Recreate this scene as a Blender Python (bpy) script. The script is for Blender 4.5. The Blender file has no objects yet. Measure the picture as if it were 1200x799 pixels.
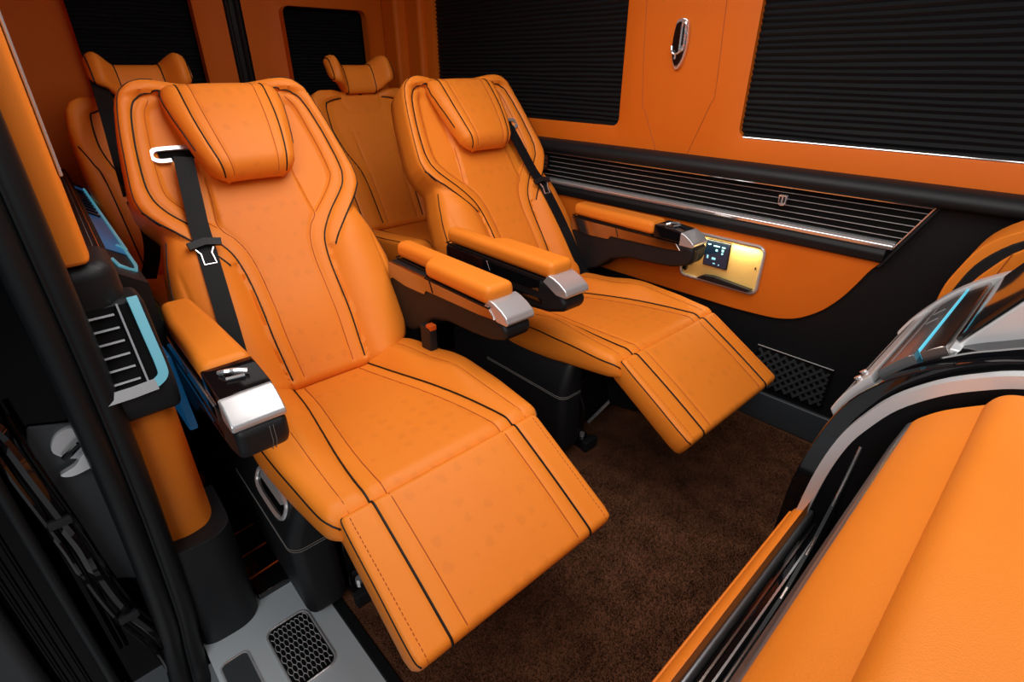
import bpy, bmesh, math, random
import numpy as np
from mathutils import Vector, Matrix
R = math.radians
random.seed(7)
scene = bpy.context.scene
COL = scene.collection

# ------------------------------------------------------------------ camera
cam_d = bpy.data.cameras.new('camera')
cam_d.sensor_width = 36.0
cam_d.lens = 18.54
cam_d.clip_start = 0.02
cam = bpy.data.objects.new('camera', cam_d)
COL.objects.link(cam)
cam.location = (0, 0, 1.15)
cam.rotation_euler = (R(90 - 27.6), 0, R(136.9 - 90))
scene.camera = cam

# ------------------------------------------------------------------ world, lights, exposure
world = bpy.data.worlds.new('studio')
scene.world = world
world.use_nodes = True
bg = world.node_tree.nodes['Background']
bg.inputs[0].default_value = (0.80, 0.90, 1.0, 1)
bg.inputs[1].default_value = 0.15

def area(name, loc, target, sx, sy, power, color=(1, 1, 1)):
    l = bpy.data.lights.new(name, 'AREA')
    l.shape = 'RECTANGLE'; l.size = sx; l.size_y = sy
    l.energy = power; l.color = color
    o = bpy.data.objects.new(name, l); COL.objects.link(o)
    o.location = loc
    o.rotation_euler = (Vector(target) - Vector(loc)).to_track_quat('-Z', 'Y').to_euler()
    return o
area('studio_softbox_door', (0.7, -1.3, 2.15), (-1.0, 0.7, 0.5), 1.8, 1.2, 38, (1.0, 0.97, 0.94))
vs = scene.view_settings
vs.view_transform = 'Standard'; vs.look = 'None'; vs.gamma = 1; vs.exposure = -0.06
vs.use_curve_mapping = False

# ------------------------------------------------------------------ materials
def nt(name):
    m = bpy.data.materials.new(name); m.use_nodes = True
    return m, m.node_tree, m.node_tree.nodes['Principled BSDF']
def add_bump(t, b, scale, strength, dist=0.002, detail=3, kind='noise'):
    tc = t.nodes.new('ShaderNodeTexCoord')
    if kind == 'noise':
        n = t.nodes.new('ShaderNodeTexNoise'); n.inputs['Scale'].default_value = scale
        n.inputs['Detail'].default_value = detail; out = n.outputs['Fac']
    else:
        n = t.nodes.new('ShaderNodeTexVoronoi'); n.inputs['Scale'].default_value = scale
        out = n.outputs['Distance']
    t.links.new(tc.outputs['Object'], n.inputs['Vector'])
    bp = t.nodes.new('ShaderNodeBump'); bp.inputs['Strength'].default_value = strength
    bp.inputs['Distance'].default_value = dist
    t.links.new(out, bp.inputs['Height']); t.links.new(bp.outputs['Normal'], b.inputs['Normal'])
    return tc
def plain(name, col, rough=0.5, metal=0.0, bump=None, coat=0.0, spec=0.5, emit=None):
    m, t, b = nt(name)
    b.inputs['Base Color'].default_value = (*col, 1)
    b.inputs['Roughness'].default_value = rough
    b.inputs['Metallic'].default_value = metal
    b.inputs['Specular IOR Level'].default_value = spec
    b.inputs['Coat Weight'].default_value = coat
    if emit:
        b.inputs['Emission Color'].default_value = (*emit[0], 1); b.inputs['Emission Strength'].default_value = emit[1]
    if bump: add_bump(t, b, *bump)
    return m
def leather(name, col, printed=False, rough=0.46):
    m, t, b = nt(name)
    N, L = t.nodes, t.links
    tc = add_bump(t, b, 620, 0.25, 0.0006, kind='voronoi')
    n = N.new('ShaderNodeTexNoise'); n.inputs['Scale'].default_value = 5; n.inputs['Detail'].default_value = 4
    L.new(tc.outputs['Object'], n.inputs['Vector'])
    mx = N.new('ShaderNodeMix'); mx.data_type = 'RGBA'
    mx.inputs['A'].default_value = (col[0] * 1.05, col[1] * 1.05, col[2] * 1.05, 1)
    mx.inputs['B'].default_value = (col[0] * .93, col[1] * .9, col[2] * .85, 1)
    L.new(n.outputs['Fac'], mx.inputs['Factor'])
    out = mx.outputs['Result']
    if printed:   # faint scattered monogram print on the centre panels
        v = N.new('ShaderNodeTexVoronoi'); v.inputs['Scale'].default_value = 24; v.inputs['Randomness'].default_value = 0.35
        L.new(tc.outputs['Object'], v.inputs['Vector'])
        n2 = N.new('ShaderNodeTexNoise'); n2.inputs['Scale'].default_value = 90
        L.new(tc.outputs['Object'], n2.inputs['Vector'])
        ad = N.new('ShaderNodeMath'); ad.operation = 'MULTIPLY_ADD'; ad.inputs[1].default_value = 0.55
        L.new(n2.outputs['Fac'], ad.inputs[0]); L.new(v.outputs['Distance'], ad.inputs[2])
        r = N.new('ShaderNodeMapRange'); r.inputs['From Min'].default_value = 0.44; r.inputs['From Max'].default_value = 0.60
        r.inputs['To Min'].default_value = 0.20; r.inputs['To Max'].default_value = 0.0
        L.new(ad.outputs[0], r.inputs['Value'])
        m2 = N.new('ShaderNodeMix'); m2.data_type = 'RGBA'
        L.new(out, m2.inputs['A']); m2.inputs['B'].default_value = (col[0] * .66, col[1] * .62, col[2] * .9, 1)
        L.new(r.outputs['Result'], m2.inputs['Factor']); out = m2.outputs['Result']
    L.new(out, b.inputs['Base Color'])
    b.inputs['Roughness'].default_value = rough
    b.inputs['Specular IOR Level'].default_value = 0.24
    return m
ORANGE = (0.80, 0.228, 0.021)
M = {}
M['leather'] = leather('orange_leather', ORANGE)
M['printed'] = leather('orange_leather_printed', (0.79, 0.222, 0.022), True)
M['wall_leather'] = leather('wall_orange_leather', (0.66, 0.138, 0.007), rough=0.55)
M['seam'] = plain('orange_thread', (0.42, 0.085, 0.008), 0.7)
M['seam_pale'] = plain('pale_thread', (0.16, 0.15, 0.14), 0.7)
M['piping'] = plain('black_piping', (0.006, 0.0055, 0.005), 0.5, spec=0.25)
M['black_leather'] = plain('black_leather', (0.0085, 0.0098, 0.0115), 0.5, bump=(500, 0.2, 0.0006, 2, 'voronoi'), spec=0.3)
M['black_trim'] = plain('black_trim', (0.0045, 0.005, 0.006), 0.55, bump=(400, 0.12, 0.0006), spec=0.25)
M['soft_black'] = plain('soft_black_plastic', (0.010, 0.011, 0.013), 0.5, spec=0.3)
M['gloss'] = plain('piano_black', (0.004, 0.004, 0.005), 0.06, coat=0.5)
M['paint'] = plain('black_car_paint', (0.0012, 0.0012, 0.0016), 0.10, spec=0.14)
M['rubber'] = plain('black_rubber', (0.006, 0.007, 0.008), 0.42, spec=0.3)
M['lining'] = plain('door_lining_grey', (0.030, 0.033, 0.037), 0.5, spec=0.3)
M['dark'] = plain('dark_void', (0.003, 0.003, 0.003), 0.8, spec=0.1)
M['chrome'] = plain('chrome', (0.86, 0.87, 0.89), 0.14, 0.8)
M['lattice'] = plain('dark_lattice', (0.035, 0.037, 0.041), 0.3)
M['bronze'] = plain('smoked_chrome', (0.42, 0.36, 0.33), 0.18, 1.0)
M['silver'] = plain('satin_silver', (0.62, 0.63, 0.65), 0.27, 0.65)
M['steel'] = plain('pearl_grey_sill', (0.50, 0.56, 0.60), 0.38, 0.25, bump=(700, 0.08, 0.0005))
M['skirt'] = plain('grey_skirt', (0.030, 0.036, 0.042), 0.5)
M['belt'] = plain('black_webbing', (0.005, 0.0055, 0.007), 0.6, bump=(600, 0.3, 0.001), spec=0.2)
M['blind'] = plain('black_pleated_fabric', (0.010, 0.011, 0.013), 0.42, spec=0.35)
M['glass'] = plain('dark_glass', (0.005, 0.006, 0.008), 0.05)
M['cyan'] = plain('cyan_light', (0.1, 0.6, 0.8), 0.3, emit=((0.12, 0.55, 0.75), 0.6))
M['cyan_chrome'] = plain('cyan_edge_lit_chrome', (0.45, 0.78, 0.88), 0.22, 0.9, emit=((0.10, 0.55, 0.70), 0.35))
M['blue'] = plain('blue_panel', (0.012, 0.12, 0.28), 0.35, emit=((0.01, 0.12, 0.30), 0.25))
M['silver_paint'] = plain('silver_lacquer', (0.66, 0.68, 0.70), 0.25, 0.25, coat=0.3)
M['dark_metal'] = plain('dark_metal', (0.30, 0.31, 0.33), 0.3, 0.8)
M['gold'] = plain('gold_mesh', (0.90, 0.62, 0.20), 0.40, 0.35, bump=(420, 0.5, 0.002, 2, 'voronoi'))
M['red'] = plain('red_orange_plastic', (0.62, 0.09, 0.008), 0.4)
M['screen'] = plain('screen_glass', (0.004, 0.006, 0.010), 0.08, emit=((0.004, 0.03, 0.07), 0.5))
M['icon'] = plain('screen_icon', (0.2, 0.5, 0.6), 0.3, emit=((0.25, 0.55, 0.75), 0.7))
M['grey_glass'] = plain('grey_touch_glass', (0.16, 0.17, 0.18), 0.16, 0.5)
M['ceil'] = plain('ceiling_suede', (0.30, 0.25, 0.21), 0.9)
M['lamp'] = plain('lamp_diffuser', (1, 1, 1), 0.5, emit=((1.0, 0.96, 0.9), 4.0))
M['ground'] = plain('pale_concrete', (0.62, 0.64, 0.66), 0.8)
def carpet():
    m, t, b = nt('brown_carpet')
    N, L = t.nodes, t.links
    tc = N.new('ShaderNodeTexCoord')
    a = N.new('ShaderNodeTexNoise'); a.inputs['Scale'].default_value = 14; a.inputs['Detail'].default_value = 6
    c = N.new('ShaderNodeTexNoise'); c.inputs['Scale'].default_value = 260; c.inputs['Detail'].default_value = 3
    L.new(tc.outputs['Object'], a.inputs['Vector']); L.new(tc.outputs['Object'], c.inputs['Vector'])
    ad = N.new('ShaderNodeMath'); ad.operation = 'MULTIPLY_ADD'; ad.inputs[1].default_value = 0.6
    L.new(a.outputs['Fac'], ad.inputs[0]); L.new(c.outputs['Fac'], ad.inputs[2])
    cr = N.new('ShaderNodeValToRGB')
    cr.color_ramp.elements[0].position = 0.5; cr.color_ramp.elements[0].color = (0.012, 0.0045, 0.0022, 1)
    cr.color_ramp.elements[1].position = 1.1; cr.color_ramp.elements[1].color = (0.16, 0.066, 0.034, 1)
    L.new(ad.outputs[0], cr.inputs['Fac']); L.new(cr.outputs['Color'], b.inputs['Base Color'])
    b.inputs['Roughness'].default_value = 0.95; b.inputs['Specular IOR Level'].default_value = 0.1
    bp = N.new('ShaderNodeBump'); bp.inputs['Strength'].default_value = 0.9; bp.inputs['Distance'].default_value = 0.006
    L.new(c.outputs['Fac'], bp.inputs['Height']); L.new(bp.outputs['Normal'], b.inputs['Normal'])
    return m
M['carpet'] = carpet()

# ------------------------------------------------------------------ helpers
def mk(name, verts, faces, mat, parent=None, angle=40, mats=None, midx=None):
    me = bpy.data.meshes.new(name)
    me.from_pydata([tuple(float(c) for c in v) for v in verts], [], [tuple(int(i) for i in f) for f in faces])
    for mm in (mats or [mat]): me.materials.append(M[mm])
    if midx is not None: me.polygons.foreach_set('material_index', midx)
    bm = bmesh.new(); bm.from_mesh(me); bmesh.ops.recalc_face_normals(bm, faces=bm.faces); bm.to_mesh(me); bm.free()
    return link(name, me, parent, angle)
def link(name, me, parent=None, angle=40):
    me.polygons.foreach_set('use_smooth', [True] * len(me.polygons))
    me.set_sharp_from_angle(angle=R(angle))
    me.update()
    o = bpy.data.objects.new(name, me); COL.objects.link(o)
    if parent: o.parent = parent
    return o
def from_bm(name, bm, mat, parent=None, angle=40):
    bmesh.ops.recalc_face_normals(bm, faces=bm.faces)
    me = bpy.data.meshes.new(name); bm.to_mesh(me); bm.free(); me.materials.append(M[mat])
    o = link(name, me, parent, angle)
    wn = o.modifiers.new('weighted_normals', 'WEIGHTED_NORMAL'); wn.keep_sharp = True; wn.weight = 90
    return o
def bevel_all(bm, r, seg=3, ang=30):
    if r <= 0: return
    es = [e for e in bm.edges if len(e.link_faces) == 2 and e.calc_face_angle(0) > R(ang)]
    bmesh.ops.bevel(bm, geom=es, offset=r, segments=seg, profile=0.5, affect='EDGES', clamp_overlap=True)
def rbox(name, x, y, z, r, mat, parent=None, seg=3, mtx=None):
    bm = bmesh.new()
    bmesh.ops.create_cube(bm, size=1)
    for v in bm.verts:
        v.co = Vector(((x[0] + x[1]) / 2 + v.co.x * (x[1] - x[0]), (y[0] + y[1]) / 2 + v.co.y * (y[1] - y[0]), (z[0] + z[1]) / 2 + v.co.z * (z[1] - z[0])))
    bevel_all(bm, r, seg)
    if mtx is not None: bmesh.ops.transform(bm, matrix=mtx, verts=bm.verts)
    return from_bm(name, bm, mat, parent)
def prism(name, prof, axis, a0, a1, r, mat, parent=None, seg=3, mtx=None, ang=30):
    """closed 2D profile extruded along an axis; profile coords are the other two axes in x,y,z order"""
    bm = bmesh.new()
    def P(p, a):
        return {'x': (a, p[0], p[1]), 'y': (p[0], a, p[1]), 'z': (p[0], p[1], a)}[axis]
    n = len(prof)
    A = [bm.verts.new(P(p, a0)) for p in prof]; B = [bm.verts.new(P(p, a1)) for p in prof]
    bm.faces.new(A); bm.faces.new(B[::-1])
    for i in range(n): bm.faces.new((A[i], B[i], B[(i + 1) % n], A[(i + 1) % n]))
    bmesh.ops.recalc_face_normals(bm, faces=bm.faces)
    bevel_all(bm, r, seg, ang)
    if mtx is not None: bmesh.ops.transform(bm, matrix=mtx, verts=bm.verts)
    return from_bm(name, bm, mat, parent)
def smooth(pts, n=8, closed=False):
    P = [np.array(p, float) for p in pts]; out = []
    m = len(P)
    for i in range(m if closed else m - 1):
        if closed: p0, p1, p2, p3 = P[i - 1], P[i], P[(i + 1) % m], P[(i + 2) % m]
        else: p0, p1, p2, p3 = P[max(i - 1, 0)], P[i], P[i + 1], P[min(i + 2, m - 1)]
        for k in range(n):
            t = k / n
            out.append(.5 * (2 * p1 + (p2 - p0) * t + (2 * p0 - 5 * p1 + 4 * p2 - p3) * t * t + (3 * p1 - p0 - 3 * p2 + p3) * t ** 3))
    if not closed: out.append(P[-1])
    return out
def sweep(name, pts, sec, mat, parent=None, up=(0, 0, 1), closed=False, scale=None, angle=40):
    pts = [np.array(p, float) for p in pts]; n = len(pts); m = len(sec)
    vs_, fs = [], []
    up = np.array(up, float)
    for i in range(n):
        if closed: t = pts[(i + 1) % n] - pts[i - 1]
        else: t = pts[min(i + 1, n - 1)] - pts[max(i - 1, 0)]
        t = t / (np.linalg.norm(t) + 1e-12)
        u = up if up.ndim == 1 else up[i]
        a = np.cross(t, u)
        if np.linalg.norm(a) < 1e-4: a = np.cross(t, (0.3, 0.9, 0.2))
        a /= np.linalg.norm(a); b = np.cross(a, t)
        k = scale[i] if scale is not None else 1
        for s in sec: vs_.append(pts[i] + a * s[0] * k + b * s[1] * k)
    for i in range(n if closed else n - 1):
        j = (i + 1) % n
        for q in range(m):
            w = (q + 1) % m
            fs.append((i * m + q, i * m + w, j * m + w, j * m + q))
    if not closed:
        fs.append(tuple(range(m))[::-1]); fs.append(tuple((n - 1) * m + q for q in range(m)))
    return mk(name, vs_, fs, mat, parent, angle)
def circ(r, n=8, ry=None): return [(r * math.cos(2 * math.pi * k / n), (ry or r) * math.sin(2 * math.pi * k / n)) for k in range(n)]
def rect(w, h, b=0): 
    return [(-w / 2, -h / 2), (w / 2, -h / 2), (w / 2, h / 2), (-w / 2, h / 2)]
def tube(name, pts, r, mat, parent=None, n=8, closed=False, up=(0, 0, 1)):
    return sweep(name, pts, circ(r, n), mat, parent, up, closed)
def rrect(x0, x1, z0, z1, r, n=6):
    out = []
    for cx, cz, a0 in ((x1 - r, z1 - r, 0), (x0 + r, z1 - r, 90), (x0 + r, z0 + r, 180), (x1 - r, z0 + r, 270)):
        for k in range(n + 1):
            a = R(a0 + 90 * k / n); out.append((cx + r * math.cos(a), cz + r * math.sin(a)))
    return out
def empty(name, loc=(0, 0, 0), rz=0):
    o = bpy.data.objects.new(name, None); COL.objects.link(o); o.location = loc; o.rotation_euler = (0, 0, rz)
    o.empty_display_size = 0.05
    return o
def tag(o, label, cat, group=None):
    o['label'] = label; o['category'] = cat
    if group: o['group'] = group
    return o
def struct(o, label=None, cat=None):
    o['kind'] = 'structure'
    if label: o['label'] = label
    if cat: o['category'] = cat
    return o
def sstep(a, b, x):
    t = np.clip((x - a) / (b - a), 0, 1); return t * t * (3 - 2 * t)
def pdist(S, Y, poly):
    """distance of points (S,|Y|) to a polyline"""
    A = np.abs(Y); d = np.full(S.shape, 9.0)
    for (s0, y0), (s1, y1) in zip(poly[:-1], poly[1:]):
        ds, dy = s1 - s0, y1 - y0; L2 = ds * ds + dy * dy + 1e-12
        t = np.clip(((S - s0) * ds + (A - y0) * dy) / L2, 0, 1)
        d = np.minimum(d, np.hypot(S - s0 - t * ds, A - y0 - t * dy))
    return d
def groove(S, Y, poly, depth, sig): return -depth * np.exp(-(pdist(S, Y, poly) / sig) ** 2)
def edge_round(e, r):
    e = np.clip(e, 0, r); return r - np.sqrt(np.maximum(r * r - (r - e) ** 2, 0))
class Pad:
    """upholstered pad: a height field h(s,y) inside a half-width outline w(s), with rolled edges, side walls and a back"""
    def __init__(self, org, s_dir, n_dir, s0, s1, wk, hfun, thick, rs=.02, r0=.02, r1=.02, curl=None):
        self.o = np.array(org, float); self.sd = np.array(s_dir, float); self.nd = np.array(n_dir, float)
        self.sd /= np.linalg.norm(self.sd); self.nd /= np.linalg.norm(self.nd)
        self.yd = np.array((0, 1.0, 0)); self.s0, self.s1 = s0, s1
        self.ws = [p[0] for p in wk]; self.wv = [p[1] for p in wk]
        self.hf = hfun; self.th = thick; self.rs, self.r0, self.r1 = rs, r0, r1
    def w(self, s): return np.interp(s, self.ws, self.wv)
    def h(self, S, Y):
        S = np.asarray(S, float); Y = np.asarray(Y, float)
        h = self.hf(S, Y)
        a = edge_round(self.w(S) - np.abs(Y), self.rs)
        b = edge_round(S - self.s0, self.r0); c = edge_round(self.s1 - S, self.r1)
        return h - np.sqrt(a * a + b * b + c * c)
    def P(self, s, y, dh=0.0, absolute=None):
        s = np.asarray(s, float); y = np.asarray(y, float)
        h = (self.h(s, y) if absolute is None else absolute) + dh
        return self.o + np.multiply.outer(s, self.sd) + np.multiply.outer(y, self.yd) + np.multiply.outer(h, self.nd)
    def build(self, name, parent, ns=110, ny=72, mats=('leather',), zone=None, taper=.96):
        u = np.linspace(0, 1, ns); u = .72 * u + .28 * (1 - np.cos(np.pi * u)) / 2
        S = self.s0 + (self.s1 - self.s0) * u
        v = np.linspace(-1, 1, ny); v = .72 * v + .28 * np.sin(v * np.pi / 2)
        SS = np.repeat(S[:, None], ny, 1); YY = self.w(S)[:, None] * v[None, :]
        V = self.P(SS, YY).reshape(-1, 3)
        F, mi = [], []
        for i in range(ns - 1):
            for j in range(ny - 1):
                F.append((i * ny + j, i * ny + j + 1, (i + 1) * ny + j + 1, (i + 1) * ny + j))
        if zone is not None:
            sc = (SS[:-1, :-1] + SS[1:, 1:]) / 2; yc = (YY[:-1, :-1] + YY[1:, 1:]) / 2
            mi = zone(sc, yc).astype(int).reshape(-1).tolist()
        else: mi = [0] * len(F)
        loop = [j for j in range(ny)] + [i * ny + ny - 1 for i in range(1, ns)] + [(ns - 1) * ny + j for j in range(ny - 2, -1, -1)] + [i * ny for i in range(ns - 2, 0, -1)]
        sm, ym = (self.s0 + self.s1) / 2, 0
        sl = SS.reshape(-1)[loop]; yl = YY.reshape(-1)[loop]
        rows = [loop]; V = list(V)
        hb = -self.th
        for f, k in ((.5, 1.0), (.85, .995), (1.0, taper)):
            ids = []
            for s, y, src in zip(sl, yl, loop):
                hs = float(np.dot(np.array(V[src]) - self.o, self.nd))
                hh = hs + (hb - hs) * f
                ids.append(len(V))
                V.append(self.o + self.sd * (sm + (s - sm) * k) + self.yd * (y * k) + self.nd * hh)
            rows.append(ids)
        n = len(loop)
        for a, b in zip(rows[:-1], rows[1:]):
            for q in range(n): F.append((a[q], b[q], b[(q + 1) % n], a[(q + 1) % n])); mi.append(0)
        F.append(tuple(rows[-1])); mi.append(0)
        return mk(name, V, F, None, parent, 55, mats=list(mats), midx=mi)
    def line(self, name, pts, r, mat, parent, sides=(1, -1), dh=0.0, n=6):
        out = []
        pp = smooth([(a, b) for a, b in pts], 8)
        s = np.array([p[0] for p in pp]); y = np.array([p[1] for p in pp])
        for sg in sides:
            out.append(tube(name, list(self.P(s, y * sg, dh)), r, mat, parent, n, up=tuple(self.nd)))
        return out

# ------------------------------------------------------------------ the setting
XR, YF = -2.75, 1.75           # rear wall, far wall
floor_e = struct(rbox('floor', (-2.85, .9), (.275, 1.9), (-.05, 0), 0, 'carpet'), 'dark brown carpet floor of the van cabin', 'floor')
rbox('under_floor', (-2.85, -1.0), (-.06, .28), (-.06, -.001), 0, 'dark', floor_e)
def pile():
    rng = np.random.default_rng(3)
    n = 90000
    x = rng.uniform(-1.05, -.1, n); y = rng.uniform(.29, 1.72, n)
    a = rng.uniform(0, 6.28, n); hgt = rng.uniform(.004, .009, n); w = .0016
    lx = rng.normal(0, .003, n); ly = rng.normal(0, .003, n)
    keep = np.ones(n, bool)
    for cy in (.5, 1.335): keep &= ~((x < -.80) & (np.abs(y - cy) < .33))
    keep &= ~(x > -.21)
    x, y, a, hgt, lx, ly = (q[keep] for q in (x, y, a, hgt, lx, ly)); n = len(x)
    V = np.zeros((n, 3, 3))
    V[:, 0] = np.stack([x - w * np.cos(a), y - w * np.sin(a), np.zeros(n)], 1)
    V[:, 1] = np.stack([x + w * np.cos(a), y + w * np.sin(a), np.zeros(n)], 1)
    V[:, 2] = np.stack([x + lx, y + ly, hgt], 1)
    me = bpy.data.meshes.new('carpet_pile')
    me.vertices.add(n * 3); me.vertices.foreach_set('co', V.reshape(-1))
    me.loops.add(n * 3); me.loops.foreach_set('vertex_index', np.arange(n * 3, dtype=np.int32))
    me.polygons.add(n); me.polygons.foreach_set('loop_start', np.arange(0, n * 3, 3, dtype=np.int32))
    me.materials.append(M['carpet']); me.update(calc_edges=True); me.validate()
    o = bpy.data.objects.new('carpet_pile', me); COL.objects.link(o)
    o['kind'] = 'stuff'
    return o
tag(pile(), 'short fuzzy dark brown carpet pile covering the cabin floor', 'carpet')
# wall panel with rounded window openings, lying in plane axis=const
def panel_holes(name, cells, to3, depth, mat, parent, back=.03):
    V, F = [], []
    for (a0, a1, z0, z1, hole) in cells:
        if hole is None:
            b = len(V); V += [to3(a0, z0, 0), to3(a1, z0, 0), to3(a1, z1, 0), to3(a0, z1, 0)]; F.append((b, b + 1, b + 2, b + 3)); continue
        h = rrect(*hole); n = len(h)
        cx, cz = (hole[0] + hole[1]) / 2, (hole[2] + hole[3]) / 2
        q = n // 4
        outer = []
        corners = [(a1, z1), (a0, z1), (a0, z0), (a1, z0)]
        for k in range(n):
            c = k // q; f = (k % q) / (q - 1)
            x, z = h[k]; X, Z = corners[c]
            # first half of a corner runs along one side, second half along the other
            if c % 2 == 0: p = (X, z + (Z - z) * min(1, 2 * f)) if f <= .5 else (X + (x - X) * (2 * f - 1), Z)
            else: p = (x + (X - x) * min(1, 2 * f), Z) if f <= .5 else (X, Z + (z - Z) * (2 * f - 1))
            outer.append(p)
        b = len(V)
        V += [to3(x, z, -.004) for x, z in [(cx + (px - cx) * 1.0, cz + (pz - cz) * 1.0) for px, pz in h]]
        V += [to3(*p, 0) for p in outer]
        e = [(x + math.copysign(.008, x - cx), z + math.copysign(.008, z - cz)) for x, z in h]
        V += [to3(x, z, 0) for x, z in e]
        V += [to3(x, z, -depth) for x, z in h]
        for k in range(n):
            w = (k + 1) % n
            F.append((b + 2 * n + k, b + 2 * n + w, b + n + w, b + n + k))
            F.append((b + k, b + w, b + 2 * n + w, b + 2 * n + k))
            F.append((b + 3 * n + k, b + 3 * n + w, b + w, b + k))
        # corner gap faces
    return mk(name, V, F, mat, parent, 30)

wall_l = struct(rbox('wall_left', (-2.85, .9), (1.83, 1.88), (0, 1.75), 0, 'black_trim'), 'far side wall of the van with orange panels and black trim', 'wall')
up = panel_holes('upper_panel', [(-2.75, -1.21, .85, 1.75, (-2.43, -1.288, .946, 1.50, .028)), (-1.21, -.90, .85, 1.75, None), (-.90, .9, .85, 1.75, (-.818, .55, .946, 1.50, .028))],
                 lambda a, z, d: (a, YF - d, z), .06, 'wall_leather', wall_l)
for pts in ([(-1.213, 1.74), (-1.212, 1.34), (-1.19, 1.046), (-1.17, 1.0), (-1.112, .88)], [(-.935, 1.74), (-.927, 1.32), (-.917, 1.08), (-.93, 1.03), (-.984, .88)]):
    tube('panel_seam', smooth([(x, YF - .0004, z) for x, z in pts], 6), .0013, 'seam', wall_l, 6)
# pleated blinds and panes
def blind(x0, x1, z0, z1, mid, label, wall_axis='y', sgn=1, pitch=.0165, rail=True):
    V, F = [], []
    n = int((z1 - z0) / pitch * 2)
    ends = np.linspace(x0, x1, 9)
    for i in range(n + 1):
        z = z0 + (z1 - z0) * i / n
        for k, x in enumerate(ends):
            wob = .0012 * math.sin(k * 1.9 + i * .37) + .0010 * math.sin(i * .9 + k)
            d = mid + sgn * (.0045 if i % 2 else -.0045) + wob * .5
            V.append((x, d, z + wob) if wall_axis == 'y' else (d, x, z + wob))
    for i in range(n):
        for k in range(8):
            a = i * 9 + k; F.append((a, a + 1, a + 10, a + 9))
    o = mk('pleated_blind', V, F, 'blind', None, 10)
    tag(o, label, 'blind', 'black pleated window blinds')
    if rail:
        if wall_axis == 'y': rbox('bottom_rail', (x0, x1), (mid - .008, mid + .008), (z0 - .006, z0 + .006), .002, 'black_trim', o)
        else: rbox('bottom_rail', (mid - .008, mid + .008), (x0, x1), (z0 - .006, z0 + .006), .002, 'black_trim', o)
    return o
blind(-2.43, -1.288, .948, 1.50, YF + .022, 'black pleated blind in side window behind the far reclining seat')
blind(-.818, .55, .948, 1.50, YF + .022, 'largest black pleated blind in side window right of the hook')
for k, (a, b) in enumerate(((-2.45, -1.27), (-.84, .57))):
    w = struct(rbox('window_%d' % (k + 1), (a, b), (1.806, 1.816), (.93, 1.52), 0, 'glass'), 'dark glass of far side window behind pleated blind ' + ('near rear' if k == 0 else 'near front'), 'window')
tube('window_edge', [(-.80, YF + .003, .9475), (.55, YF + .003, .9475)], .0022, 'chrome', wall_l, 6)
# black rounded ledge above the grille, black panel, cushion strip, insert
prism('ledge', smooth([(1.80, .878), (1.745, .878), (1.715, .868), (1.702, .848), (1.712, .828), (1.745, .823), (1.80, .823)], 4), 'x', -2.75, .9, 0, 'black_leather', wall_l)
ins = [(-1.9, .650)] + [(-.318, .664), (-.345, .628), (-.37, .575), (-.396, .525), (-.437, .470), (-.493, .425), (-.545, .404), (-.60, .395), (-.715, .388), (-1.9, .388)]
rbox('lower_panel', (-2.75, .9), (YF - .002, 1.83), (.0, .826), 0, 'black_trim', wall_l)
ins2 = [ins[0]] + [tuple(p) for p in smooth(ins[1:-1], 4)] + [ins[-1]]
insert = prism('insert_panel', ins2, 'y', YF - .012, YF, .003, 'wall_leather', wall_l, 2)
prism('bolster_strip', [(YF - .002, .705), (YF - .022, .698), (YF - .030, .68), (YF - .024, .658), (YF - .002, .648)], 'x', -2.6, -.322, .004, 'black_leather', wall_l)
# broad raised border that carries the slanted end of the grille
prism('dark_border', [(-.335, .64), (-.245, .826), (-.235, .826), (-.325, .64)], 'y', YF - .02, YF, .003, 'black_leather', wall_l)
sk = rbox('skirt_board', (-2.75, .9), (1.735, YF + .01), (0, .112), .006, 'skirt', wall_l)
# corner pilasters
rbox('corner_pilaster', (-2.75, -2.62), (1.66, 1.80), (0, 1.75), .02, 'wall_leather', wall_l)
rbox('corner_pilaster', (-2.64, -2.50), (1.72, 1.80), (0.85, 1.75), .02, 'wall_leather', wall_l)

# ------------------------------------------------------------------ far wall air grille
gr = tag(empty('air_grille', (-1.0, YF, .76)), 'long slatted black air grille with chrome edges along far wall', 'grille')
def W(o, p): o.parent = p; o.matrix_parent_inverse = Matrix.Translation(-Vector(p.location)); return o
gx0, gy = -1.74, YF - .012
def xend(z): return -.305 + (z - .712) * .50
W(prism('backing', [(gx0, .712), (xend(.712), .712), (xend(.823), .823), (gx0, .823)], 'y', YF - .006, YF, 0, 'dark'), gr)
for k in range(5):
    z = .8035 - k * .0185
    W(prism('slat', [(gx0, z - .001), (xend(z) - .002, z - .001), (xend(z) - .001, z + .001), (gx0, z + .001)], 'y', YF - .010, YF - .005, .0005, 'bronze' if 0 else 'silver', None, 1), gr)
W(tube('top_trim', [(gx0, gy - .006, .822), (xend(.822), gy - .006, .822)], .0035, 'chrome'), gr)
W(tube('end_trim', [(xend(.824), gy - .004, .824), (xend(.70), gy - .006, .70)], .0022, 'chrome'), gr)
W(prism('bottom_trim', [(gy + .01, .718), (gy - .012, .716), (gy - .020, .708), (gy - .016, .697), (gy + .01, .694)], 'x', gx0, xend(.705), .003, 'chrome'), gr)
def emblem(x, z, s, name, parent):
    e = prism(name, [(x - .5 * s, z + s * .55), (x - .4 * s, z - s * .5), (x - .2 * s, z - .68 * s), (x + .2 * s, z - .68 * s), (x + .4 * s, z - s * .5), (x + .5 * s, z + s * .55)], 'y', gy - .022, gy - .010, .002, 'chrome', None, 2)
    for dx in (-.2, .2):
        rbox('emblem_inlay', (x + (dx - .12) * s, x + (dx + .12) * s), (gy - .0235, gy - .018), (z - s * .32, z + .38 * s), .0005, 'gloss', e, 1)
    W(e, parent)
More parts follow.
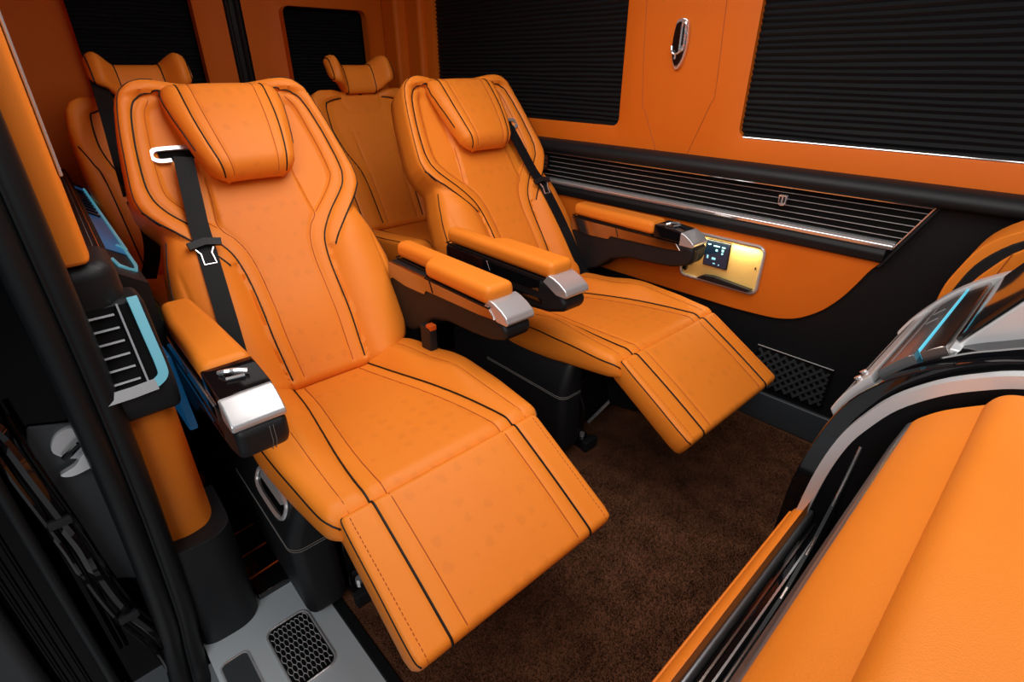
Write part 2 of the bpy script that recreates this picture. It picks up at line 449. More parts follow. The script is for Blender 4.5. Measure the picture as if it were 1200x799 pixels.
emblem(-.625, .785, .026, 'emblem', gr)
e2 = W(prism('vent_knob', rrect(-1.655, -1.615, .752, .812, .008), 'y', gy - .016, gy - .004, .002, 'gloss', None, 2), gr)
for z in (.798, .78, .765): 
    o = tube('knob_mark', [(-1.648, gy - .018, z), (-1.622, gy - .018, z)], .0016, 'chrome', e2, 6)

# coat hook
hk = tag(empty('coat_hook', (-1.063, YF, 1.21)), 'chrome and black flip-out coat hook on orange pillar between side windows', 'hook')
def hook_outline(k):
    return [(-1.063 + dx * k, 1.213 + dz * k) for dx, dz in smooth([(-.020, .055), (-.009, .069), (.012, .069), (.024, .055), (.028, .0), (.021, -.045), (.006, -.073), (-.008, -.073), (-.020, -.045), (-.026, .0)], 4, True)]
W(prism('hook_bezel', hook_outline(1.0), 'y', YF - .014, YF, .004, 'chrome', None, 2), hk)
W(prism('hook_body', hook_outline(.86), 'y', YF - .019, YF - .008, .003, 'gloss', None, 2), hk)
W(sweep('hook_loop', smooth([(-1.054, YF - .021, 1.19), (-1.052, YF - .024, 1.262), (-1.046, YF - .024, 1.270), (-1.040, YF - .024, 1.262), (-1.041, YF - .022, 1.20), (-1.052, YF - .023, 1.19)], 5), circ(.0035, 6), 'chrome'), hk)
W(tube('hook_lip', smooth([(-1.084, YF - .021, 1.205), (-1.078, YF - .025, 1.188), (-1.064, YF - .026, 1.182), (-1.050, YF - .025, 1.19), (-1.040, YF - .021, 1.21)], 5), .0035, 'chrome'), hk)
W(tube('hook_stem', [(-1.066, YF - .022, 1.182), (-1.068, YF - .022, 1.168)], .0035, 'chrome'), hk)

# storage niche with gold liner
ni = tag(empty('storage_niche', (-.79, YF, .54)), 'recessed storage niche with glowing gold mesh liner in orange wall panel', 'niche')
no = rrect(-.938, -.643, .456, .628, .028); nin = rrect(-.930, -.651, .464, .620, .022)
def ring(name, A, B, ya, yb, mat):
    n = len(A); V = [(x, ya, z) for x, z in A] + [(x, yb, z) for x, z in B]
    return mk(name, V, [(k, (k + 1) % n, n + (k + 1) % n, n + k) for k in range(n)], mat, None, 30)
W(sweep('niche_frame', [(x, YF - .016, z) for x, z in rrect(-.934, -.647, .460, .624, .025)], circ(.0055, 8), 'silver', None, (0, 1, 0), True), ni)
W(prism('gold_back', nin, 'y', YF - .0135, YF - .0125, 0, 'gold'), ni)
W(prism('charging_pad', [(-.86, .468), (-.672, .466), (-.656, .478), (-.80, .489), (-.835, .484)], 'y', YF - .034, YF - .0137, .003, 'soft_black', None, 2), ni)
W(sweep('handle_arch', smooth([(-.905, YF - .014, .62), (-.897, YF - .030, .58), (-.905, YF - .034, .53), (-.915, YF - .02, .485)], 6), rect(.016, .012), 'gloss', None, (0, 1, 0)), ni)
W(rbox('tiny_mark', (-.668, -.664), (YF - .0155, YF - .013), (.545, .552), .0005, 'dark', None, 1), ni)
l = bpy.data.lights.new('niche_strip_light', 'AREA'); l.shape = 'RECTANGLE'; l.size = .25; l.size_y = .01; l.energy = .55; l.color = (1, .86, .55)
lo = bpy.data.objects.new('niche_strip_light', l); COL.objects.link(lo); lo.location = (-.79, YF - .03, .612); lo.rotation_euler = (R(12), 0, 0)
tp = tag(empty('touch_panel', (-.805, YF, .566)), 'small dark touch screen with blue icons inside the gold niche', 'screen')
W(rbox('bezel', (-.851, -.759), (YF - .021, YF - .0137), (.518, .613), .003, 'gloss'), tp)
W(rbox('display', (-.847, -.763), (YF - .0216, YF - .0205), (.522, .609), 0, 'screen'), tp)
for (x, z, a, b) in ((-.835, .596, .005, .002), (-.808, .594, .011, .002), (-.783, .594, .006, .002), (-.806, .58, .004, .004), (-.784, .583, .004, .004), (-.784, .572, .003, .003), (-.835, .551, .003, .006), (-.812, .549, .007, .004), (-.808, .532, .004, .002), (-.79, .53, .002, .002)):
    W(rbox('icon', (x - a, x + a), (YF - .0222, YF - .0214), (z - b, z + b), 0, 'icon'), tp)

# kick grille low on the far wall
kg = tag(empty('kick_grille', (-.46, YF, .2)), 'black diamond lattice grille low on far wall above the carpet', 'grille')
W(prism('grille_frame', rrect(-.60, -.355, .135, .285, .01), 'y', YF - .010, YF, .003, 'gloss', None, 2), kg)
W(rbox('grille_recess', (-.592, -.363), (YF - .0115, YF - .0095), (.143, .277), 0, 'dark'), kg)
for k in range(-5, 12):
    for sg in (1, -1):
        # lattice bars clipped to the recess
        x = -.592 + k * .0285; a = (x, .143) if sg > 0 else (x, .277)
        dx, dz = .134 * .9, .134 * sg
        t0, t1 = 0, 1
        if a[0] < -.592: t0 = (-.592 - a[0]) / dx
        if a[0] + dx > -.363: t1 = (-.363 - a[0]) / dx
        if t1 - t0 < .05: continue
        W(sweep('lattice_bar', [(a[0] + dx * t, YF - .014 - .001 * sg, a[1] + dz * t) for t in (t0, t1)], rect(.008, .004), 'lattice', None, (0, 1, 0)), kg)
W(tube('grille_lip', [(-.60, YF - .012, .287), (-.355, YF - .012, .287)], .002, 'silver'), kg)

# rear wall
wall_r = struct(rbox('wall_rear', (-2.85, XR - .08), (-.1, 1.9), (0, 1.75), 0, 'black_trim'), 'rear wall of the van with two blinded windows and dark orange panels', 'wall')
panel_holes('rear_panel', [(.08, .84, .0, 1.75, (.352, .768, .75, 1.66, .03)), (.84, .905, 0, 1.75, None)], lambda a, z, d: (XR - d, a, z), .05, 'wall_leather', wall_r)
panel_holes('rear_panel', [(.978, 1.04, .0, 1.75, None), (1.04, 1.85, 0, 1.75, (1.135, 1.545, .75, 1.385, .03))], lambda a, z, d: (XR - d, a, z), .05, 'wall_leather', wall_r)
rbox('door_gap_seal', (XR - .05, XR - .012), (.90, .984), (0, 1.75), .008, 'rubber', wall_r)
for y in (.918, .962): tube('gap_bead', [(XR - .008, y, 0), (XR - .008, y, 1.75)], .012, 'rubber', wall_r)
blind(.352, .768, .752, 1.66, XR - .018, 'black pleated blind in rear window nearest the open door', 'x', -1, .014)
blind(1.135, 1.545, .752, 1.385, XR - .018, 'black pleated blind in rear window behind the far rear headrest', 'x', -1, .014)
for k, (a, b, c, d) in enumerate(((.34, .78, .74, 1.67), (1.12, 1.56, .74, 1.40))):
    struct(rbox('window_%d' % (k + 3), (XR - .052, XR - .046), (a, b), (c, d), 0, 'glass'), 'dark glass of rear window behind pleated blind ' + ('at left' if k == 0 else 'at right'), 'window')

# door side wall (behind the pillar), its ledge and lower panel
wall_d = struct(prism('wall_right', [(-1.13, -.06), (-2.85, -.06), (-2.85, .12), (-1.20, .045), (-1.13, .035)], 'z', 0, 1.75, 0, 'wall_leather'), 'door side wall behind the pillar clad in dark orange leather', 'wall')
prism('window_ledge', [(-1.06, 0.0), (-1.045, .088), (-1.30, .108), (-2.72, .186), (-2.72, 0.0)], 'z', .745, .80, .014, 'black_leather', wall_d)
prism('lower_lining', [(-1.10, -.02), (-1.10, .06), (-2.72, .155), (-2.72, -.02)], 'z', .0, .745, .01, 'black_trim', wall_d)
for off in (.012, .022):
    tube('ledge_stitch', smooth([(-1.075, .03, .801), (-1.075, .088 - off, .801), (-1.30, .108 - off, .801), (-2.6, .18 - off, .801)], 6), .0009, 'seam' if off < .02 else 'seam_pale', wall_d, 5)
for x in (-1.75, -2.25): tube('wall_seam', [(x, .045 + (-1.2 - x) * .0455 + .001, .8), (x, .045 + (-1.2 - x) * .0455 + .001, 1.75)], .0015, 'seam', wall_d, 6)
ceil_o = struct(rbox('ceiling', (-2.85, .3), (-.05, 1.9), (1.75, 1.8), 0, 'ceil'), 'van ceiling lined in beige suede', 'ceiling')
def ceiling_lamp(x0, x1, y0, y1, power, label):
    o = tag(empty('ceiling_lamp', ((x0 + x1) / 2, (y0 + y1) / 2, 1.75)), label, 'lamp', 'flat ceiling lamps')
    W(rbox('lamp_frame', (x0 - .02, x1 + .02), (y0 - .02, y1 + .02), (1.735, 1.75), .004, 'silver'), o)
    l = bpy.data.lights.new('ceiling_lamp_light', 'AREA'); l.shape = 'RECTANGLE'; l.size = x1 - x0; l.size_y = y1 - y0
    l.energy = power; l.color = (1, .97, .93)
    lo = bpy.data.objects.new('ceiling_lamp_light', l); COL.objects.link(lo); lo.location = ((x0 + x1) / 2, (y0 + y1) / 2, 1.732)
    return o
ceiling_lamp(-1.45, -.35, .35, 1.25, 15, 'wide flat ceiling lamp above the two reclining seats')
ceiling_lamp(-.22, .22, .35, 1.25, 5.0, 'added ceiling lamp brightening the padded divider')  # extra unseen lamp, put in to brighten the divider cabinet
ceiling_lamp(-2.45, -2.15, .5, 1.4, .35, 'narrow flat ceiling lamp above the rear seats')
gnd = struct(rbox('ground', (-6, 4), (-6, 4), (-.45, -.40), 0, 'ground'), 'pale concrete ground outside the open van door', 'ground')

# ------------------------------------------------------------------ reclining seats
def nrm(a, b):  # unit vector and its upward normal in the xz plane
    d = np.array((b[0] - a[0], 0, b[1] - a[1])); d /= np.linalg.norm(d)
    n = np.array((-d[2], 0, d[0]))
    return d, n
PIPE = [(.851, .12), (.850, .165), (.838, .200), (.805, .222), (.737, .239), (.67, .250), (.605, .256), (.565, .250), (.53, .230), (.476, .180), (.435, .148), (.40, .128), (.36, .118), (.308, .113), (.24, .112), (.153, .112), (.03, .106)]
SHOULDER = [(.56, .297), (.54, .290), (.50, .262), (.44, .208), (.39, .165), (.365, .148)]
WING = [(.835, .175), (.80, .195), (.737, .207), (.67, .217), (.60, .222), (.57, .215), (.53, .185), (.478, .135)]
SEAM = [(.62, .115), (.55, .122), (.478, .130), (.44, .105), (.40, .088), (.34, .079), (.24, .077), (.15, .077), (.03, .072)]
BW = [(0, .20), (.02, .235), (.05, .262), (.09, .280), (.14, .291), (.215, .302), (.303, .300), (.39, .286), (.46, .266), (.485, .262), (.50, .268), (.53, .287), (.56, .297), (.60, .297), (.70, .281), (.76, .270), (.82, .255), (.85, .243), (.87, .224), (.882, .195), (.888, .155)]
def back_h(S, Y):
    A = np.abs(Y)
    p = np.interp(S, [q[0] for q in PIPE[::-1]], [q[1] for q in PIPE[::-1]])
    w = np.interp(S, [q[0] for q in BW], [q[1] for q in BW])
    yl = np.interp(S, [q[0] for q in SHOULDER[::-1]], [q[1] for q in SHOULDER[::-1]])
    h = .010 * np.exp(-((S - .22) / .12) ** 2) * (1 - (A / .3) ** 2)            # lumbar crown
    h += .026 * sstep(p - .05, p + .06, A)                                     # side rise
    lower = np.where(S < .365, 1.0, 0.0) * sstep(p + .004, p + .012, A)
    lower = np.maximum(lower, np.where((S >= .365) & (S < .56), sstep(yl + .000, yl + .007, A), 0))
    f = np.clip((A - p) / np.maximum(w - p, .02), 0, 1)
    h += lower * (-.022 + .036 * np.sin(np.pi * np.clip(f, 0, 1)) ** .8 * sstep(.52, .38, S))
    # recessed wing panel beside the head pillow
    wy = np.interp(S, [q[0] for q in WING[::-1]], [q[1] for q in WING[::-1]])
    sy = np.interp(S, [q[0] for q in SEAM[::-1]], [q[1] for q in SEAM[::-1]])
    wing = sstep(.47, .50, S) * sstep(.84, .81, S) * sstep(wy + .004, wy - .012, A) * sstep(sy - .006, sy + .006, A)
    h -= .012 * wing
    h += groove(S, Y, PIPE, .006, .006) + groove(S, Y, WING, .003, .005) + groove(S, Y, SEAM, .0035, .005)
    h += -.004 * np.exp(-(((A - .265) / .004) ** 2)) * sstep(.06, .1, S) * sstep(.40, .34, S)
    return h
PPIL = [(0, .108), (.06, .112), (.12, .100), (.19, .083), (.235, .073)]
def pillow_h(S, Y):
    A = np.abs(Y)
    h = -.16 * (S - .11) ** 2 * 3 + .006 * np.cos(A / .14 * 1.4)
    return h + groove(S, Y, [(q[0], q[1]) for q in PIL_P], .003, .005) + groove(S, Y, PIL_S, .002, .004)
PIL_P = [(.005, .080), (.08, .095), (.16, .105), (.24, .108), (.282, .108)]
PIL_S = [(.005, .058), (.08, .068), (.16, .076), (.24, .080), (.282, .080)]
CP = [tuple(p) for p in smooth([(-.005, .110), (.13, .126), (.28, .150), (.40, .168), (.50, .178), (.565, .180)], 5)]
CS = [tuple(p) for p in smooth([(-.005, .082), (.13, .096), (.28, .118), (.40, .134), (.50, .142), (.565, .144)], 5)]
CW = [tuple(p) for p in smooth([(-.03, .235), (.02, .262), (.10, .274), (.22, .282), (.36, .280), (.46, .274), (.53, .268), (.553, .260), (.565, .248)], 4)]
def cush_h(S, Y):
    A = np.abs(Y)
    p = np.interp(S, [q[0] for q in CP], [q[1] for q in CP])
    h = .010 * np.sin(np.clip(S / .58, 0, 1) * np.pi) * (1 - (A / .3) ** 2)
    h += .042 * sstep(p - .02, p + .06, A) * sstep(.60, .26, S)
    h += .003 * np.sin(S * 26 + A * 30) * sstep(p, p + .05, A) * sstep(.5, .3, S)
    h += groove(S, Y, CP, .005, .006) + groove(S, Y, CS, .003, .005)
    h += groove(S, Y, [(.0, .20), (.3, .218), (.565, .222)], .002, .005)
    return h
LP = [(.0, .178), (.29, .178)]; LS = [(.0, .143), (.29, .143)]
def leg_h(S, Y):
    A = np.abs(Y)
    return .006 * (1 - (A / .24) ** 2) * np.sin(np.clip(S / .29, 0, 1) * np.pi) + groove(S, Y, LP, .004, .005) + groove(S, Y, LS, .0025, .004)

def recliner(loc, rz, m, label, ADX):
    """m = +1: outer side (belt, wide console armrest) on -y; -1 mirrored"""
    T = tag(empty('reclining_seat', loc, rz), label, 'seat', 'orange reclining captain seats')
    # backrest
    d, n = nrm((0, .37), (-.48, 1.105)); n = -n
    bk = Pad((0, 0, .37), d, n, 0.0, .888, BW, back_h, .115, .026, .03, .022)
    zb = lambda s, y: (np.abs(y) < np.interp(s, [q[0] for q in SEAM[::-1]], [q[1] for q in SEAM[::-1]])) & (s < .62)
    B = bk.build('backrest', T, 150, 110, ('leather', 'printed'), zb, .93)
    bk.line('piping', PIPE, .0020, 'piping', B, dh=.0030)
    bk.line('shoulder_piping', [(a, b - .003) for a, b in SHOULDER[1:]], .0024, 'piping', B, dh=.001)
    bk.line('seam', SEAM, .0012, 'seam', B, dh=.0010, n=5)
    bk.line('seam', WING, .0011, 'seam', B, dh=.0008, n=5)
    rim = [(.50, .266), (.53, .285), (.56, .295), (.60, .295), (.70, .279), (.76, .268), (.82, .253), (.85, .241), (.868, .222), (.880, .194), (.886, .155)]
    bk.line('edge_piping', [(a - .002, b - .005) for a, b in rim], .0013, 'piping', B, dh=.0005)
    bk.line('edge_piping', [(.03, .240), (.05, .257), (.09, .275), (.14, .286), (.215, .297), (.303, .295), (.39, .281), (.46, .261)], .0018, 'piping', B, dh=.0005)
    # side seam of the shell
    # head pillow
    pb = bk.P(.588, 0.0, .080); pt = bk.P(.868, 0.0, .050)
    pd = np.array(pt) - np.array(pb); L = np.linalg.norm(pd); pd /= L; pn = np.cross((0, 1, 0), pd)
    if pn[0] < 0: pn = -pn
    PW = [(0, .070), (.006, .088), (.016, .102), (.032, .114), (.08, .128), (.14, .140), (.20, .150), (.245, .152), (.268, .146), (.28, .132), (.287, .110)]
    pl = Pad(pb, pd, pn, 0, .287, PW, pillow_h, .052, .034, .048, .040)
    zp = lambda s, y: np.abs(y) < np.interp(s, [q[0] for q in PIL_S], [q[1] for q in PIL_S])
    H = pl.build('head_pillow', T, 70, 72, ('leather', 'printed'), zp, .88)
    pl.line('piping', PIL_P, .0020, 'piping', H, dh=.0012)
    pl.line('seam', PIL_S, .0011, 'seam', H, dh=.0008, n=5)
    pl.line('edge_piping', [(a, b - .0015) for a, b in PW[4:-2]], .0018, 'piping', H, dh=.002)
    # cushion
    d, n = nrm((0, .37), (.55, .436))
    cu = Pad((0, 0, .37), d, n, -.03, .565, CW, cush_h, .060, .026, .03, .040)
    zc = lambda s, y: np.abs(y) < np.interp(s, [q[0] for q in CS], [q[1] for q in CS])
    C = cu.build('seat_cushion', T, 110, 96, ('leather', 'printed'), zc, .97)
    cu.line('piping', CP, .0021, 'piping', C, dh=.0028)
    cu.line('seam', CS, .0012, 'seam', C, dh=.0010, n=5)
    cu.line('side_piping', [(.02, .2595), (.10, .2715), (.22, .2795), (.36, .2775), (.46, .2715), (.53, .2655), (.553, .2575), (.563, .246)], .0022, 'piping', C, dh=-.003)
    cu.line('seam', [(.0, .20), (.3, .218), (.555, .222)], .0009, 'seam', C, dh=.0006, n=5)
    # leg rest
    d, n = nrm((.560, .435), (.804, .290))
    LW = [(0, .236), (.006, .242), (.02, .245), (.26, .248), (.28, .245), (.288, .236)]
    lg = Pad((.560, 0, .435), d, n, 0, .288, LW, leg_h, .075, .010, .014, .016)
    zl = lambda s, y: np.abs(y) < .143
    G = lg.build('leg_rest', T, 60, 84, ('leather', 'printed'), zl, .97)
    lg.line('piping', [(.001, .178), (.02, .178), (.14, .178), (.27, .178), (.284, .178), (.2875, .178)], .0024, 'piping', G, dh=.0022)
    lg.line('seam', [(.004, .143), (.14, .143), (.284, .143)], .0011, 'seam', G, dh=.0010, n=5)
    lg.line('edge_piping', [(.004, .2365), (.02, .2425), (.14, .244), (.26, .2455), (.284, .240)], .0020, 'piping', G, dh=-.0035)
    for sg in (1, -1):   # stitched thread dashes along the edge
        for k in range(30):
            s = .012 + k * .0092
            tube('edge_stitch', list(lg.P(np.array([s, s + .0055]), np.array([.228 * sg] * 2), .0006)), .0008, 'seam', G, 4, up=tuple(n))
    prism('leg_hinge', [(.46, .28), (.55, .345), (.62, .31), (.58, .23), (.48, .21)], 'y', -.17, .17, .01, 'dark', T)
    # armrests
    for sg in (-1, 1):
        outer = (sg == -m)
        y0, y1 = (.258, .348)
        def Y(a, b): return (a * sg, b * sg) if sg > 0 else (b * sg, a * sg)
        prof = [(-.06, .602), (.40, .602), (.47, .602), (.492, .596), (.492, .556), (.476, .532), (.42, .514), (.35, .506), (.24, .500), (.16, .478), (.10, .43), (.04, .40), (-.06, .40)]
        if not outer: prof[2:5] = [(.435, .594), (.470, .574), (.484, .558)]
        A = prism('armrest', prof, 'y', *Y(y0 + .003, y1), .022, 'black_leather', T, 4, ang=25)
        # pad: rear part narrower on the seat side, front part wider and a touch higher
        if outer: pf = .33
        else: pf = .425
        out = [(-.055, y0 + .032), (.13, y0 + .032), (.155, y0 - .004), (pf, y0 - .004), (pf, y1 - .004), (-.055, y1 - .004)]
        if outer: out = [(-.055, y0 + .012), (.10, y0 + .004), (pf, y0 - .002), (pf, y1 - .002), (.08, y1 - .002), (-.055, y1 - .012)]
        P = prism('arm_pad', [(x, y * sg) for x, y in out], 'z', .606, .655, .019, 'leather', A, 4, ang=25)
        tube('pad_piping', [(x, y * sg, .606) for x, y in out], .0022, 'piping', P, 6, True)
        nx0 = .435 if outer else .418
        nose = [(nx0, .640), (nx0 + .016, .636), (.474, .622), (.488, .610), (.490, .602), (.486, .596), (nx0, .596)] if outer else [(nx0, .624), (nx0 + .02, .620), (.462, .610), (.484, .596), (.490, .582), (.484, .574), (.45, .574), (nx0 - .02, .60)]
        prism('arm_nose', nose, 'y', *Y(y0 + .002, y1 + .002), .004, 'silver', A, 3)
        if outer:
            cp = prism('control_panel', [(pf + .002, .606), (pf + .002, .648), (pf + .03, .647), (nx0 + .002, .640), (nx0 + .002, .606)], 'y', *Y(y0 + .001, y1), .003, 'gloss', A, 2)
            yc = (y0 + y1) / 2 * sg
            tube('seat_switch', smooth([(pf + .035, yc - .022, .650), (pf + .045, yc - .012, .654), (pf + .05, yc + .004, .653), (pf + .06, yc + .02, .651)], 4), .0045, 'chrome', cp, 6)
            tube('seat_switch', [(pf + .062, yc - .018, .648), (pf + .068, yc + .012, .648)], .003, 'chrome', cp, 6)
            sweep('chrome_edge', [(-.04, (y1 + .001) * sg, .600), (.38, (y1 + .001) * sg, .600)], rect(.003, .005), 'chrome', A)
            for dy in (.010, .016): tube('nose_stitch', [(.4925, (y0 + .02 + dy) * sg, .590), (.4925, (y0 + .02 + dy) * sg, .558), (.477, (y0 + .02 + dy) * sg, .532), (.42, (y0 + .02 + dy) * sg, .521)], .0007, 'seam_pale', A, 5)
        # smoked metal plate on the seat side, storage slot on the outer side
        pl_ = [(-.05, .602), (.425, .602), (.445, .580), (.386, .574), (.15, .566), (.14, .552), (.04, .548), (-.03, .555), (-.05, .545)]
        prism('side_plate', pl_, 'y', *Y(y0 - .001, y0 + .010), .001, 'bronze', A, 1)
        tube('plate_joint', [(.17, (y0 - .002) * sg, .604), (.185, (y0 - .002) * sg, .57)], .0012, 'gloss', A, 5)
        rbox('side_slot', (.05, .40), Y(y1 - .006, y1 + .0012), (.532, .548), .002, 'gloss', A, 2)
        rbox('side_band', (-.04, .385), Y(y1 - .004, y1 + .0016), (.566, .600), .002, 'gloss', A, 2)
        tube('band_joint', [(.16, (y1 + .002) * sg, .60), (.175, (y1 + .002) * sg, .572)], .0012, 'chrome', A, 5)
        # base shell on each side
        sec = [(.205, .03), (.298, .03), (.304, .275), (.264, .368), (.205, .368)]
        S_ = prism('base_shell', [(a * sg, b) for a, b in sec], 'x', -.16, .408, .026, 'black_leather', T, 4, ang=25)
        def CH(t, h=0.0):   # a point on the sloped upper face of the shell
            return ((.304 - .040 * t + .919 * h) * sg, .275 + .093 * t + .395 * h)
        for dz in (0, .006):
            ar = [(.4088, .222), (.4088, .2774)] + [(.382 + .0268 * math.cos(R(a)), .2774 + .0268 * math.sin(R(a))) for a in (20, 45, 70)] + [(.382, .3042), (.05, .3042)]
            tube('shell_stitch', [(x, y * sg, .252 - dz) for x, y in ar], .0008, 'seam_pale', S_, 5)
        if outer:
            sweep('handle_bezel', [(x, *CH(t, .001)) for x, t in rrect(.20, .365, .30, .80, .02) ] if 0 else [(.2825 + .083 * cx_, *CH(.52 + .27 * cz_, .002)) for cx_, cz_ in [(math.copysign(abs(math.cos(a)) ** .45, math.cos(a)), math.copysign(abs(math.sin(a)) ** .8, math.sin(a))) for a in np.linspace(0, 2 * math.pi, 33)[:-1]]], circ(.005, 8), 'silver', S_, (0, sg, .4), True)
            rc_ = [(.2825 + .080 * cx_, *CH(.52 + .25 * cz_, .001)) for cx_, cz_ in [(math.copysign(abs(math.cos(a)) ** .45, math.cos(a)), math.copysign(abs(math.sin(a)) ** .8, math.sin(a))) for a in np.linspace(0, 2 * math.pi, 33)[:-1]]]
            mk('handle_recess', rc_, [tuple(range(len(rc_)))], 'gloss', S_)
            sweep('handle_lever', [(.222, *CH(.66, .004)), (.345, *CH(.66, .004))], rect(.014, .006), 'silver', S_, (0, sg, .4))
    for A in [c for c in T.children if c.name.startswith('armrest')]:
        inner_arm = A.data.vertices[0].co.y * m > 0
        A.location = (ADX - .012 * (m > 0), 0, .029) if inner_arm else (ADX, 0, .016)
    # frame and rails under the seat
    fr = rbox('base_frame', (-.12, .36), (-.20, .20), (.05, .30), .02, 'dark', T)
    for y in (-.17, .17):
        rbox('floor_rail', (-.30, .42), (y - .025, y + .025), (0.0, .035), .004, 'gloss', T, 2)
        rbox('front_bracket', (.36, .375), (y - .02, y + .02), (.02, .26), .003, 'gloss', T, 2)
        rbox('rail_cap', (.405, .43), (y - .03, y + .03), (.001, .04), .006, 'soft_black', T, 2)
        tube('rail_bolt', [(.385, y, .035), (.385, y, .047)], .009, 'chrome', T, 8)
    for y in (-.12, .12): tube('lift_rod', [(.37, y, .06), (.52, y, .30)], .006, 'chrome', T, 8)
    # seat belt
    q = -m
    bez_c = (.690, .163 * q)
    ss = np.array([.668, .60, .54, .48, .40, .30, .20, .12, .05, -.01]); yy = np.array([.152, .163, .172, .181, .190, .200, .209, .217, .232, .25]) * q
    hh = np.maximum(bk.h(ss, np.clip(yy, -.24, .24)), np.array([.016, .018, .02, .022, .03, .03, .03, .03, .03, .03])) + .004
    pts = list(bk.P(ss, yy, 0, hh))
    pts = smooth(pts, 4)
    sb = sweep('seat_belt', pts, rect(.046, .0022), 'belt', T, tuple(bk.nd))
    zc_ = float(bk.h(np.array(.69), np.array(.16 * q)))
    ringpts = [(.690, .108), (.701, .118), (.704, .135), (.704, .198), (.699, .212), (.688, .218), (.677, .213), (.672, .200), (.672, .176)]
    bz = sweep('belt_bezel', [bk.P(a, b * q, 0, zc_ + .009) for a, b in smooth(ringpts, 4)], rect(.0105, .008), 'silver', T, tuple(bk.nd))
    # dark slot inside the bezel
    c0 = [bk.P(a, b * q, 0, zc_ + .004) for a, b in ((.674, .20), (.706, .20), (.706, .12), (.676, .12))]
    mk('belt_slot', c0, [(0, 1, 2, 3)], 'dark', bz)
    # tongue and stop
    def BP(s, y, h): return bk.P(s, y * q, 0, h)
    hb_ = float(np.interp(-.41, -ss, hh)) + .006
    st = sweep('belt_stop', [BP(.425, .150, hb_), BP(.432, .186, hb_), BP(.425, .226, hb_)], rect(.018, .012), 'soft_black', sb, tuple(bk.nd))
    sweep('belt_tongue', [BP(.415, .172, hb_), BP(.402, .180, hb_), BP(.374, .178, hb_), BP(.374, .206, hb_), BP(.402, .205, hb_), BP(.415, .213, hb_)], circ(.0025, 6), 'chrome', sb, tuple(bk.nd))
    # buckle on the inner side
    bu = rbox('belt_buckle', (.10, .15), (.245 * m - .012, .245 * m + .012), (.40, .50), .004, 'soft_black', T, 2)
    rbox('buckle_button', (.128, .152), (.245 * m - .011, .245 * m + .011), (.492, .508), .003, 'red', bu, 2)
    return T
RZ = R(-1.2)
recliner((-1.27, .50, 0), RZ, 1, 'reclining orange leather seat nearest the open door, leg rest raised', -.03)
recliner((-1.27, 1.335, 0), RZ, -1, 'reclining orange leather seat beside the far wall, leg rest raised', -.045)

# ------------------------------------------------------------------ rear seats
RP = [(.585, .10), (.57, .165), (.545, .182), (.45, .188), (.36, .165), (.27, .125), (.18, .112), (.03, .106)]
RSM = [(.44, .10), (.36, .095), (.20, .082), (.03, .078)]
def rear_h(S, Y):
    A = np.abs(Y); p = np.interp(S, [q[0] for q in RP[::-1]], [q[1] for q in RP[::-1]])
    h = .022 * sstep(p - .03, p + .05, A) + groove(S, Y, RP, .005, .005) + groove(S, Y, RSM, .003, .005)
    h += groove(S, Y, [(.625, .095), (.56, .095), (.535, .08), (.52, .0)], .004, .005)
    return h + groove(S, Y, [(.46, .245), (.40, .225), (.33, .21), (.03, .20)], .004, .005)
RCP = [(-.01, .12), (.2, .145), (.45, .165)]
def rcush_h(S, Y):
    A = np.abs(Y); return .022 * sstep(.12, .20, A) + groove(S, Y, RCP, .004, .005)
